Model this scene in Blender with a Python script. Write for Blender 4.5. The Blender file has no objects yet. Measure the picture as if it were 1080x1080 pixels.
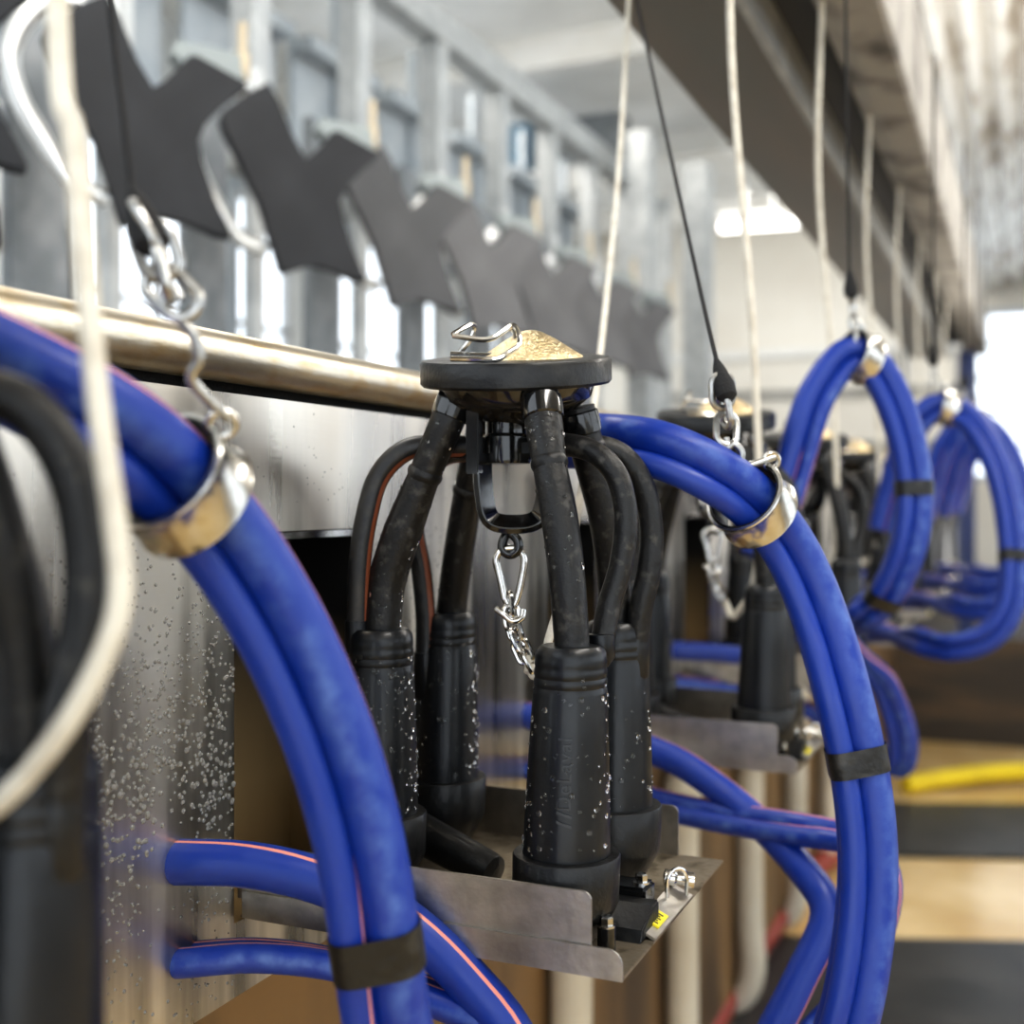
import bpy, bmesh, math, random
from mathutils import Vector, Matrix, Quaternion
random.seed(7)
scn = bpy.context.scene
COL = scn.collection
H = 1.2                                   # eye height above the pit floor
YAW = math.radians(23.5)
FPX = 1255.0
HOR = 525.0
V = Vector
RGT = V((math.cos(YAW), math.sin(YAW), 0)); FWD = V((-math.sin(YAW), math.cos(YAW), 0)); UP = V((0, 0, 1))
CAM = V((0, 0, H))

def P(u, v, d):
    return CAM + FWD * d + RGT * ((u - 540) / FPX * d) + UP * ((HOR - v) / FPX * d)
def W(x, y, z):                            # z measured from eye height
    return V((x, y, z + H))

# ------------------------------------------------------------------ materials
def nt(name):
    m = bpy.data.materials.new(name); m.use_nodes = True
    n = m.node_tree; b = n.nodes['Principled BSDF']
    return m, n, b
def setp(b, **k):
    for a, v in k.items():
        b.inputs[a.replace('_', ' ')].default_value = v
def mat(name, col, rough=.5, metal=0, spec=.5, noise=None, bump=None, coat=0, trans=0, ior=None, emit=None, stretch=None, rvar=0):
    m, n, b = nt(name)
    c = (*col, 1)
    setp(b, Base_Color=c, Roughness=rough, Metallic=metal)
    b.inputs['Specular IOR Level'].default_value = spec
    if coat: b.inputs['Coat Weight'].default_value = coat; b.inputs['Coat Roughness'].default_value = .12
    if trans: b.inputs['Transmission Weight'].default_value = trans
    if ior: b.inputs['IOR'].default_value = ior
    if emit:
        b.inputs['Emission Color'].default_value = (*emit[0], 1); b.inputs['Emission Strength'].default_value = emit[1]
    tc = n.nodes.new('ShaderNodeTexCoord'); mp = n.nodes.new('ShaderNodeMapping')
    n.links.new(tc.outputs['Object'], mp.inputs['Vector'])
    if stretch: mp.inputs['Scale'].default_value = stretch
    if noise:
        col2, sc, lo, hi = noise
        t = n.nodes.new('ShaderNodeTexNoise'); t.inputs['Scale'].default_value = sc; t.inputs['Detail'].default_value = 6
        n.links.new(mp.outputs[0], t.inputs['Vector'])
        r = n.nodes.new('ShaderNodeMapRange'); r.inputs['From Min'].default_value = lo; r.inputs['From Max'].default_value = hi
        n.links.new(t.outputs['Fac'], r.inputs['Value'])
        mx = n.nodes.new('ShaderNodeMix'); mx.data_type = 'RGBA'
        mx.inputs['A'].default_value = c; mx.inputs['B'].default_value = (*col2, 1)
        n.links.new(r.outputs[0], mx.inputs['Factor']); n.links.new(mx.outputs['Result'], b.inputs['Base Color'])
        if rvar:
            r2 = n.nodes.new('ShaderNodeMapRange'); r2.inputs['To Min'].default_value = rough; r2.inputs['To Max'].default_value = rough + rvar
            r2.inputs['From Min'].default_value = lo; r2.inputs['From Max'].default_value = hi
            n.links.new(t.outputs['Fac'], r2.inputs['Value']); n.links.new(r2.outputs[0], b.inputs['Roughness'])
    if bump:
        sc, st = bump
        t = n.nodes.new('ShaderNodeTexNoise'); t.inputs['Scale'].default_value = sc; t.inputs['Detail'].default_value = 4
        n.links.new(mp.outputs[0], t.inputs['Vector'])
        bp = n.nodes.new('ShaderNodeBump'); bp.inputs['Strength'].default_value = st; bp.inputs['Distance'].default_value = .002
        n.links.new(t.outputs['Fac'], bp.inputs['Height']); n.links.new(bp.outputs[0], b.inputs['Normal'])
    return m

def hose_mat(name, col, scuff, stripe, s0, s1, rough=.40, sc0=.55, sc1=.75):
    """blue rubber with a moulded colour stripe and a lengthwise scuffed band (UV: x round the hose, y along it)"""
    m, n, b = nt(name)
    L = n.links.new
    uv = n.nodes.new('ShaderNodeTexCoord'); s0_ = n.nodes.new('ShaderNodeSeparateXYZ'); L(uv.outputs['UV'], s0_.inputs[0])
    fr_ = n.nodes.new('ShaderNodeMath'); fr_.operation = 'FRACT'; L(s0_.outputs['X'], fr_.inputs[0])
    class sp: outputs = {'X': fr_.outputs[0]}
    def math_(op, a, bb):
        q = n.nodes.new('ShaderNodeMath'); q.operation = op
        for i, x in enumerate((a, bb)):
            if isinstance(x, (int, float)): q.inputs[i].default_value = x
            else: L(x, q.inputs[i])
        return q.outputs[0]
    def band(lo, hi): return math_('MULTIPLY', math_('GREATER_THAN', sp.outputs['X'], lo), math_('LESS_THAN', sp.outputs['X'], hi))
    ob = n.nodes.new('ShaderNodeTexNoise'); ob.inputs['Scale'].default_value = 60; ob.inputs['Detail'].default_value = 6
    L(uv.outputs['Object'], ob.inputs['Vector'])
    r = n.nodes.new('ShaderNodeMapRange'); r.inputs['From Min'].default_value = .42; r.inputs['From Max'].default_value = .72
    L(ob.outputs['Fac'], r.inputs['Value'])
    w = n.nodes.new('ShaderNodeMapRange'); w.interpolation_type = 'SMOOTHSTEP'
    w.inputs['From Min'].default_value = (sc1 - sc0) / 2; w.inputs['From Max'].default_value = 0
    L(math_('ABSOLUTE', math_('SUBTRACT', sp.outputs['X'], (sc0 + sc1) / 2), 0), w.inputs['Value'])
    base_s = math_('ADD', math_('MULTIPLY', r.outputs[0], .05), math_('MULTIPLY', math_('MULTIPLY', r.outputs[0], w.outputs[0]), .75))
    mx = n.nodes.new('ShaderNodeMix'); mx.data_type = 'RGBA'
    mx.inputs['A'].default_value = (*col, 1); mx.inputs['B'].default_value = (*scuff, 1); L(base_s, mx.inputs['Factor'])
    m2 = n.nodes.new('ShaderNodeMix'); m2.data_type = 'RGBA'
    L(mx.outputs['Result'], m2.inputs['A']); m2.inputs['B'].default_value = (*stripe, 1); L(band(s0, s1), m2.inputs['Factor'])
    L(m2.outputs['Result'], b.inputs['Base Color'])
    rr = math_('ADD', math_('MULTIPLY', r.outputs[0], .25), rough); L(rr, b.inputs['Roughness'])
    b.inputs['Coat Weight'].default_value = .08; b.inputs['Coat Roughness'].default_value = .2
    return m

M = {}
M['rubber'] = mat('black_rubber', (.006, .0063, .007), .42, spec=.4, noise=((.028, .027, .025), 55, .52, .82), bump=(240, .25), coat=.12, rvar=.2)
M['shell'] = mat('shell_rubber', (.005, .0062, .0085), .36, spec=.4, noise=((.012, .0135, .016), 30, .45, .75), bump=(160, .12), coat=.15)
M['tube'] = mat('dusty_tube_rubber', (.007, .007, .0075), .43, spec=.45, noise=((.085, .08, .072), 110, .55, .8), bump=(260, .3), rvar=.2)
M['black_gloss'] = mat('wet_black_plastic', (.008, .0085, .009), .14, coat=.5, bump=(90, .05))
M['smoke'] = mat('smoked_plastic', (.016, .014, .012), .12, noise=((.05, .04, .03), 40, .5, .8), coat=.5)
M['chrome'] = mat('bright_steel', (.72, .71, .69), .16, 1, noise=((.5, .48, .44), 60, .4, .7))
M['ringsteel'] = mat('ring_stainless', (.62, .61, .58), .24, 1, noise=((.48, .46, .42), 40, .4, .7), bump=(120, .05))
M['chain'] = mat('galvanised_chain', (.5, .5, .49), .33, 1, noise=((.3, .29, .27), 120, .4, .7))
M['warm_reflection'] = mat('wet_steel_dome', (.66, .52, .30), .33, 1, noise=((.8, .68, .45), 260, .45, .62), bump=(420, .9))  # steel dome, its warm yellow reflection put into the base colour
M['pad'] = mat('pad_black_plastic', (.020, .021, .024), .6, spec=.35, noise=((.030, .031, .035), 8, .4, .7))
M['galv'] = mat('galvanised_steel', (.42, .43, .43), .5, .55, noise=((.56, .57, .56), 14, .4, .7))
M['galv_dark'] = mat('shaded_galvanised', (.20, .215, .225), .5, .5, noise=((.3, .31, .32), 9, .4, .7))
M['rope'] = mat('off_white_rope', (.70, .66, .57), .75, noise=((.52, .47, .39), 60, .45, .75), bump=(300, .5))
M['cord'] = mat('black_cord', (.012, .012, .013), .8, bump=(500, .5))
M['tape'] = mat('black_tape', (.010, .010, .010), .4, noise=((.05, .048, .044), 60, .5, .75), bump=(160, .4))
M['pvc'] = mat('cream_pvc', (.62, .57, .47), .4, noise=((.48, .42, .32), 6, .45, .75))
M['red'] = mat('red_rubber', (.30, .045, .03), .45, noise=((.22, .04, .03), 12, .4, .7))
M['yellow'] = mat('yellow_rubber', (.85, .66, .02), .45, noise=((.7, .52, .02), 12, .4, .7))
M['brass'] = mat('brass', (.50, .42, .30), .4, .7)
M['white'] = mat('white_paint', (.78, .77, .74), .5, noise=((.7, .68, .63), 5, .4, .7))
M['bluepaint'] = mat('blue_paint', (.02, .035, .12), .45, noise=((.03, .05, .17), 8, .4, .7))
M['sticker'] = mat('yellow_sticker', (.85, .72, .02), .4)
M['ink'] = mat('black_print', (.02, .02, .02), .5)
M['mat_rubber'] = mat('wet_rubber_mat', (.020, .022, .024), .38, noise=((.05, .05, .05), 5, .4, .7), bump=(40, .3))
M['drop'] = mat('water', (1, 1, 1), .0, trans=1, ior=1.33)
M['drop_panel'] = mat('water_bead', (.40, .39, .37), .06, trans=.45, ior=1.33, spec=.8)
M['lamp'] = mat('lamp_tube', (1, 1, 1), .3, emit=((1, .97, .92), 4))
M['greyplastic'] = mat('grey_plastic', (.27, .30, .30), .45)
M['polish'] = mat('polished_tube', (.95, .95, .93), .3, .9)
M['gatepanel'] = mat('pale_gate_panel', (.42, .45, .47), .4, .3, noise=((.30, .34, .38), 5, .4, .7))
BLUE = (.005, .036, .29)
M['milk'] = hose_mat('blue_milk_hose', BLUE, (.10, .18, .48), (.78, .30, .24), .465, .495, sc0=.58, sc1=.88)
M['pulse'] = hose_mat('blue_pulse_hose', BLUE, (.12, .20, .48), (.70, .28, .25), .47, .50, sc0=.15, sc1=.4)
M['ptube'] = hose_mat('black_pulse_tube', (.013, .013, .014), (.07, .065, .06), (.24, .075, .035), .45, .55, rough=.4)

def panel_mat():
    m, n, b = nt('brushed_stainless'); L = n.links.new
    tc = n.nodes.new('ShaderNodeTexCoord')
    def noise(scale, sc, det=5):
        mp = n.nodes.new('ShaderNodeMapping'); mp.inputs['Scale'].default_value = scale; L(tc.outputs['Object'], mp.inputs['Vector'])
        t = n.nodes.new('ShaderNodeTexNoise'); t.inputs['Scale'].default_value = sc; t.inputs['Detail'].default_value = det
        L(mp.outputs[0], t.inputs['Vector']); return t.outputs['Fac']
    streaks = noise((1, 1, .07), 24)                # reflected windows painted as upright runs
    stain = noise((1, 1, 1), 9)
    fine = noise((1, .04, 1), 500, 2)            # brushing along the sheet
    def ramp(f, stops):
        r = n.nodes.new('ShaderNodeValToRGB'); L(f, r.inputs[0])
        e = r.color_ramp.elements
        e[0].position, e[0].color = stops[0][0], (*stops[0][1], 1); e[1].position, e[1].color = stops[1][0], (*stops[1][1], 1)
        return r.outputs[0]
    mx = n.nodes.new('ShaderNodeMix'); mx.data_type = 'RGBA'; mx.blend_type = 'MULTIPLY'; mx.inputs['Factor'].default_value = 1
    L(ramp(streaks, ((.36, (.20, .19, .17)), (.62, (.80, .775, .73)))), mx.inputs['A'])
    L(ramp(stain, ((.25, (.75, .73, .68)), (.7, (1, 1, 1)))), mx.inputs['B'])
    sz = n.nodes.new('ShaderNodeSeparateXYZ'); L(tc.outputs['Object'], sz.inputs[0])
    hz = n.nodes.new('ShaderNodeMapRange'); hz.inputs['From Min'].default_value = .24; hz.inputs['From Max'].default_value = .38; L(sz.outputs['Z'], hz.inputs['Value'])
    m3 = n.nodes.new('ShaderNodeMix'); m3.data_type = 'RGBA'; m3.inputs['B'].default_value = (.75, .70, .62, 1)   # lit reflection painted into the top strip
    hm = n.nodes.new('ShaderNodeMath'); hm.operation = 'MULTIPLY'; hm.inputs[1].default_value = .8; L(hz.outputs[0], hm.inputs[0])
    L(hm.outputs[0], m3.inputs['Factor']); L(mx.outputs['Result'], m3.inputs['A']); L(m3.outputs['Result'], b.inputs['Base Color'])
    b.inputs['Metallic'].default_value = 1
    r = n.nodes.new('ShaderNodeMapRange'); r.inputs['From Min'].default_value = .3; r.inputs['From Max'].default_value = .7
    r.inputs['To Min'].default_value = .2; r.inputs['To Max'].default_value = .42; L(streaks, r.inputs['Value']); L(r.outputs[0], b.inputs['Roughness'])
    bp = n.nodes.new('ShaderNodeBump'); bp.inputs['Strength'].default_value = .06; bp.inputs['Distance'].default_value = .001; L(fine, bp.inputs['Height'])
    b2 = n.nodes.new('ShaderNodeBump'); b2.inputs['Strength'].default_value = .35; b2.inputs['Distance'].default_value = .004
    L(noise((1, 1, .25), 7, 1), b2.inputs['Height']); L(bp.outputs[0], b2.inputs['Normal']); L(b2.outputs[0], b.inputs['Normal'])
    return m
M['panel'] = panel_mat()
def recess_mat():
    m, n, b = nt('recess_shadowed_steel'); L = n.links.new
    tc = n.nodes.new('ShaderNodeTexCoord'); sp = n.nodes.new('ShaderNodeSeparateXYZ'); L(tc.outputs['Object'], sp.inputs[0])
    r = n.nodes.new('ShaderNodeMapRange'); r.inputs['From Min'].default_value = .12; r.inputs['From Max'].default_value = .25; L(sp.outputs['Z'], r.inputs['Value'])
    mx = n.nodes.new('ShaderNodeMix'); mx.data_type = 'RGBA'; mx.inputs['A'].default_value = (.30, .215, .11, 1); mx.inputs['B'].default_value = (.012, .012, .012, 1)  # brown reflection below and black shade above, put into the pocket colour
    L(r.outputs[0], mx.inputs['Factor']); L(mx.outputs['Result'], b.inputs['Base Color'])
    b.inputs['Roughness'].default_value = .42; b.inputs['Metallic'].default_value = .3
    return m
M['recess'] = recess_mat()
M['_unused'] = mat('recess_shadowed_steel', (.06, .058, .052), .45, .6, noise=((.09, .08, .06), 10, .4, .7))
M['railsteel'] = mat('rail_stainless', (.70, .64, .53), .36, 1, noise=((.62, .48, .28), 60, .48, .7), bump=(260, .12), stretch=(1, .5, 1))
M['traysteel'] = mat('tray_stainless', (.50, .475, .43), .40, 1, noise=((.34, .32, .29), 50, .4, .7), bump=(150, .15))
M['traydirty'] = mat('tray_floor_dirty', (.34, .29, .22), .45, .8, noise=((.10, .08, .05), 60, .5, .72), bump=(200, .4))
M['beam'] = mat('duct_steel', (.20, .19, .175), .33, .7, noise=((.27, .22, .185), 4, .4, .7), stretch=(1, .25, 1))
M['beam_dirty'] = mat('duct_dirty', (.36, .34, .31), .6, .2, noise=((.11, .10, .09), 9, .48, .68))
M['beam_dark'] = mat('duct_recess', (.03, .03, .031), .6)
M['woodwall'] = mat('brown_pit_wall', (.23, .135, .055), .55, noise=((.07, .045, .025), 5, .42, .68), stretch=(1, 1, .25), bump=(30, .2))
M['endwall'] = mat('dark_pit_end', (.045, .036, .028), .6, noise=((.13, .085, .045), 4, .5, .7), stretch=(.25, 1, 1.6))
M['wet_floor'] = mat('wet_concrete', (.62, .43, .18), .22, noise=((.80, .62, .34), 3, .4, .7), bump=(25, .15))
M['platform'] = mat('platform_concrete', (.30, .29, .27), .6, noise=((.2, .19, .17), 6, .4, .7))
M['warmwall'] = mat('warm_white_cladding', (.78, .74, .66), .55, noise=((.68, .63, .55), 1.2, .4, .7))
M['greywall'] = mat('grey_white_wall', (.62, .63, .62), .6, noise=((.5, .52, .53), 1.5, .4, .7))
M['ceiling'] = mat('white_ceiling_sheet', (.80, .80, .78), .4, noise=((.66, .66, .64), 2, .4, .7))
M['roofsheet'] = mat('shiny_roof_sheet', (.92, .91, .88), .25, .3, noise=((.45, .39, .31), 6.5, .5, .66), stretch=(1.4, .32, 1), bump=(12, .8))
M['glass'] = mat('window_glass', (1, 1, 1), .02, trans=1, ior=1.02)
M['frame'] = mat('window_frame', (.5, .52, .54), .45)
M['steelblue'] = mat('blue_grey_sheet', (.16, .30, .42), .5)

# ------------------------------------------------------------------ mesh helpers
def origin(parent):
    o = V((0, 0, 0))
    while parent is not None:
        o += parent.location; parent = parent.parent
    return o
def obj(name, bm, m, parent=None, smooth=True, loc=None):
    """link bm (world coordinates) as ONE mesh object; origin at loc or at the parent's base"""
    o0 = origin(parent)
    base = V(loc) if loc is not None else V((0, 0, 0))
    if parent is None and loc is None:
        base = sum((v.co for v in bm.verts), V((0, 0, 0))) / max(1, len(bm.verts)); base.z = min(v.co.z for v in bm.verts)
    off = o0 if parent is not None else base
    bmesh.ops.translate(bm, vec=-off, verts=bm.verts)
    bmesh.ops.recalc_face_normals(bm, faces=bm.faces)
    me = bpy.data.meshes.new(name); bm.to_mesh(me); bm.free()
    me.materials.append(m)
    if smooth:
        for p in me.polygons: p.use_smooth = True
        try: me.set_sharp_from_angle(angle=math.radians(38))
        except Exception: pass
    o = bpy.data.objects.new(name, me); COL.objects.link(o)
    if parent is not None: o.parent = parent
    else: o.location = base
    return o
def tag(o, label, cat, group=None, kind=None):
    if label: o['label'] = label
    if cat: o['category'] = cat
    if group: o['group'] = group
    if kind: o['kind'] = kind
    return o
def thing(name, label, cat, loc, group=None):
    o = bpy.data.objects.new(name, None); COL.objects.link(o); o.location = loc; o.empty_display_size = .02
    return tag(o, label, cat, group)
def struct(name, bm, m, smooth=False, parent=None):
    o = obj(name, bm, m, parent, smooth)
    if parent is None: o['kind'] = 'structure'
    return o
def dup(o, dv, label=None, parent=None, skip=()):
    c = o.copy(); COL.objects.link(c)
    if parent is None: c.location = o.location + V(dv)
    else: c.parent = parent
    if label: c['label'] = label
    for ch in list(o.children):
        if ch.name.split('.')[0] in skip: continue
        dup(ch, (0, 0, 0), None, c, skip)
    return c
def new(): return bmesh.new()
def box(bm, lo, hi, bev=0, rot=None):
    lo, hi = V(lo), V(hi); c = (lo + hi) / 2; s = hi - lo
    r = bmesh.ops.create_cube(bm, size=1)
    vs = r['verts']
    mtx = Matrix.Translation(c) @ (rot.to_4x4() if rot else Matrix()) @ Matrix.Diagonal((*[abs(x) for x in s], 1))
    bmesh.ops.transform(bm, matrix=mtx, verts=vs)
    if bev:
        es = list({e for v in vs for e in v.link_edges})
        bmesh.ops.bevel(bm, geom=es, offset=bev, segments=2, affect='EDGES')
    return bm
def catmull(pts, n=8, closed=False):
    pts = [V(p) for p in pts]; out = []
    N = len(pts)
    for i in range(N if closed else N - 1):
        if closed: a, b, c, d = pts[i - 1], pts[i], pts[(i + 1) % N], pts[(i + 2) % N]
        else:
            b, c = pts[i], pts[i + 1]
            a = pts[i - 1] if i else b * 2 - c
            d = pts[i + 2] if i + 2 < N else c * 2 - b
        for k in range(n):
            t = k / n
            out.append(.5 * ((2 * b) + (c - a) * t + (2 * a - 5 * b + 4 * c - d) * t * t + (3 * b - a - 3 * c + d) * t ** 3))
    if not closed: out.append(pts[-1])
    return out
def lerpr(rs, n):
    if isinstance(rs, (int, float)): return [rs] * n
    out = []
    for i in range(n):
        x = i / (n - 1) * (len(rs) - 1); k = min(int(x), len(rs) - 2); out.append(rs[k] + (rs[k + 1] - rs[k]) * (x - k))
    return out
def sweep(bm, pts, r, seg=14, closed=False, caps=True, ref=None, prof=None, marks=None):
    """tube (or a profile given as (a,b) pairs) along pts with parallel-transport frames and UVs"""
    n = len(pts); rs = lerpr(r, n)
    T = []
    for i in range(n):
        a = pts[i - 1] if (i or closed) else pts[i]; b = pts[(i + 1) % n] if (i < n - 1 or closed) else pts[i]
        t = b - a; T.append(t.normalized() if t.length > 1e-9 else V((0, 0, 1)))
    ref = V(ref) if ref is not None else (UP if abs(T[0].z) < .9 else V((1, 0, 0)))
    N0 = (ref - T[0] * ref.dot(T[0])).normalized()
    uv = bm.loops.layers.uv.verify()
    prof_ = prof or [(math.cos(2 * math.pi * k / seg), math.sin(2 * math.pi * k / seg)) for k in range(seg)]
    S = len(prof_)
    rings = []; N = N0; Ln = 0; Ls = []; NS = []
    for i in range(n):
        if i:
            q = T[i - 1].rotation_difference(T[i]); N = q @ N; N = (N - T[i] * N.dot(T[i])).normalized()
            Ln += (pts[i] - pts[i - 1]).length
        Bn = T[i].cross(N); Ls.append(Ln); NS.append((N.copy(), Bn))
        rings.append([bm.verts.new(pts[i] + N * (a * rs[i]) + Bn * (b * rs[i])) for a, b in prof_])
    off = [0.0] * n           # where round the hose the moulded stripe (u = .48) sits
    if marks:
        mk = []
        for p, dv in marks:
            i = min(range(n), key=lambda j: (pts[j] - p).length); dv = V(dv)
            a = math.atan2(dv.dot(NS[i][1]), dv.dot(NS[i][0])) / (2 * math.pi) - .48
            if mk: a = mk[-1][1] + (a - mk[-1][1] + .5) % 1 - .5
            mk.append((i, a))
        mk.sort()
        for i in range(n):
            if i <= mk[0][0]: off[i] = mk[0][1]
            elif i >= mk[-1][0]: off[i] = mk[-1][1]
            else:
                for (i1, a1), (i2, a2) in zip(mk, mk[1:]):
                    if i1 <= i <= i2: off[i] = a1 + (a2 - a1) * (i - i1) / max(1, i2 - i1)
    m = n if closed else n - 1
    for i in range(m):
        A, B = rings[i], rings[(i + 1) % n]
        for k in range(S):
            f = bm.faces.new((A[k], A[(k + 1) % S], B[(k + 1) % S], B[k]))
            us = (k / S, (k + 1) / S, (k + 1) / S, k / S); vs = (Ls[i], Ls[i], Ls[(i + 1) % n], Ls[(i + 1) % n])
            oo = (off[i], off[i], off[(i + 1) % n], off[(i + 1) % n])
            for lp, a, b, c in zip(f.loops, us, vs, oo): lp[uv].uv = (a - c, b)
    if caps and not closed:
        for R in (rings[0][::-1], rings[-1]):
            try:
                f = bm.faces.new(R)
                for lp in f.loops: lp[uv].uv = (.4, 0)
            except ValueError: pass
    return bm
def tube(pts, r, n=8, seg=14, closed=False, ref=None):
    return sweep(new(), catmull(pts, n, closed), r, seg, closed, ref=ref)
def lathe(bm, prof, mtx, seg=48, caps=True):
    rings = []
    for r, z in prof:
        if r < 1e-6: rings.append([bm.verts.new(mtx @ V((0, 0, z)))])
        else: rings.append([bm.verts.new(mtx @ V((r * math.cos(2 * math.pi * k / seg), r * math.sin(2 * math.pi * k / seg), z))) for k in range(seg)])
    for A, B in zip(rings, rings[1:]):
        for k in range(seg):
            a, b = A[k % len(A)], A[(k + 1) % len(A)]; c, d = B[(k + 1) % len(B)], B[k % len(B)]
            vs = [x for i, x in enumerate((a, b, c, d)) if x not in (a, b, c, d)[:i]]
            if len(vs) > 2: bm.faces.new(vs)
    if caps:
        for R in (rings[0][::-1], rings[-1]):
            if len(R) > 2: bm.faces.new(R)
    return bm
def axis_mtx(p, direction):
    return Matrix.Translation(V(p)) @ V((0, 0, 1)).rotation_difference(V(direction).normalized()).to_matrix().to_4x4()
def extrude_poly(bm, poly, mtx, th, bev=0):
    a = [bm.verts.new(mtx @ V((x, y, 0))) for x, y in poly]; b = [bm.verts.new(mtx @ V((x, y, th))) for x, y in poly]
    n = len(poly)
    f1 = bm.faces.new(a[::-1]); f2 = bm.faces.new(b)
    for k in range(n): bm.faces.new((a[k], a[(k + 1) % n], b[(k + 1) % n], b[k]))
    if bev: bmesh.ops.bevel(bm, geom=list(f1.edges) + list(f2.edges), offset=bev, segments=3, affect='EDGES')
    return bm
def drops(bm, pos, nrm, r, flat=.6, seg=8):
    """a bead of water: a low dome on the surface"""
    mtx = axis_mtx(pos, nrm)
    k = 1 + random.uniform(-.15, .25)
    prof = [(r, 0), (r * .97, r * flat * .35), (r * .78, r * flat * .75), (r * .42, r * flat * .97), (0, r * flat)]
    st = len(bm.verts); lathe(bm, prof, mtx, seg, caps=True)
    return bm

# link of a chain, in its own coordinates along +Z, lying in the XZ plane
def link_pts(L_, w_):
    out = []
    for k in range(24):
        a = 2 * math.pi * k / 24
        out.append(V((math.cos(a) * w_, 0, math.sin(a) * w_ + (L_ / 2 - w_ if math.sin(a) >= 0 else -(L_ / 2 - w_)))))
    return out
def chain(parent, pts, L_, w_, r, m, name='chain_link', seg=8, n=None):
    path = catmull(pts, 16); total = sum((b - a).length for a, b in zip(path, path[1:]))
    pitch = L_ - 2.2 * r; n = n or max(1, int(total / pitch))
    def at(s):
        acc = 0
        for a, b in zip(path, path[1:]):
            l = (b - a).length
            if acc + l >= s: return a + (b - a) * ((s - acc) / l), (b - a).normalized()
            acc += l
        return path[-1], (path[-1] - path[-2]).normalized()
    for i in range(n):
        p, t = at((i + .5) * total / n)
        R = V((0, 0, 1)).rotation_difference(t).to_matrix().to_4x4() @ Matrix.Rotation(math.radians(35 + 90 * (i % 2)), 4, 'Z')
        bm = new(); sweep(bm, [Matrix.Translation(p) @ R @ q for q in link_pts(L_, w_)], r, seg, closed=True)
        obj(name, bm, m, parent)

# ------------------------------------------------------------------ layout constants
PITCH = .58
PX = -.50                                   # face of the curb panel
ORD = ['', 'second', 'third', 'fourth', 'fifth', 'sixth', 'seventh', 'eighth', 'ninth', 'tenth', 'eleventh']

# ------------------------------------------------------------------ MILKING CLUSTER
CO = W(-.358, .80, -.286)
cl = thing('milking_cluster', 'sharp wet black milking cluster standing on the front tray with steel lid clip', 'milking cluster', CO, 'milking clusters along the curb')
claw_c = P(544, 391, .86)
tilt = Matrix.Rotation(math.radians(9.5), 4, RGT)   # lid leans a little towards the viewer
LM = Matrix.Translation(claw_c) @ tilt @ Matrix.Rotation(math.radians(-1.5), 4, FWD)
bm = new()
lathe(bm, [(.054, -.0095), (.0675, -.0095), (.0692, -.0075), (.0692, .0065), (.0675, .0088), (.062, .0095), (.05, .0088), (.047, .0092), (0, .0095)], LM, 72, caps=False)
lid = obj('lid', bm, M['rubber'], cl)
bm = new()
DM = LM @ Matrix.Translation((.0105, .004, .009))
lathe(bm, [(.038, -.001), (.037, .0010), (.030, .0055), (.0175, .0135), (.0085, .0182), (.004, .0196), (0, .02)], DM, 48, caps=False)
dm = obj('lid_dome', bm, M['warm_reflection'], lid); dm['label'] = 'wet steel dome with a warm reflection in its colour'
# bent wire clip on the lid
def clip_pt(x, y, d): return P(420 + x / 4.5, 320 + y / 4.5, d)
bm = new()
w1 = [(250, 262, .806), (360, 264, .803), (465, 266, .803), (520, 235, .812), (572, 200, .822), (575, 160, .826), (562, 122, .83), (538, 106, .832), (495, 135, .829), (450, 163, .826), (390, 172, .825), (258, 152, .824)]
sweep(bm, catmull([clip_pt(*a) for a in w1], 5), .0020, 8)
w2 = [(250, 240, .85), (465, 246, .845), (520, 222, .845), (553, 186, .846), (556, 150, .848), (540, 122, .85), (520, 118, .851)]
sweep(bm, catmull([clip_pt(*a) for a in w2], 5), .0020, 8)
w3 = [(262, 146, .824), (300, 122, .838), (345, 100, .852), (362, 112, .86), (352, 150, .862), (320, 200, .862), (290, 232, .862)]
sweep(bm, catmull([clip_pt(*a) for a in w3], 5), .0020, 8)
obj('lid_clip', bm, M['chrome'], lid)
bm = new(); lathe(bm, [(.0005, -.042), (.018, -.042), (.024, -.036), (.043, -.028), (.0545, -.019), (.057, -.0095)], LM, 56)
bowl = obj('claw_bowl', bm, M['smoke'], cl)

# four teat cups: shell, cap, ring grooves
SH = {'front_left': W(-.437, .759, -.286), 'rear_left': W(-.44, .868, -.284), 'front_right': W(-.276, .720, -.286), 'rear_right': W(-.281, .833, -.282)}
tubes = {
 'front_left': ([(484, 414, .85), (471, 446, .85), (447, 503, .857), (425, 560, .865), (408, 615, .87), (403, 668, .87)], [.0122, .0125, .0118, .0145, .014, .0136]),
 'rear_left': ([(515, 425, .915), (504, 470, .93), (494, 520, .945), (484, 580, .96), (477, 635, .975), (474, 668, .98)], [.0122, .012, .012, .0122, .0125, .0135]),
 'front_right': ([(570, 416, .81), (574, 450, .80), (580, 492, .79), (590, 545, .78), (598, 610, .772), (604, 690, .77)], [.0128, .0128, .0114, .0122, .012, .0114]),
 'rear_right': ([(609, 430, .86), (620, 475, .865), (637, 540, .872), (646, 600, .88), (651, 680, .885)], [.0125, .0125, .0122, .0122, .0122]),
}
shell_objs = {}
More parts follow.
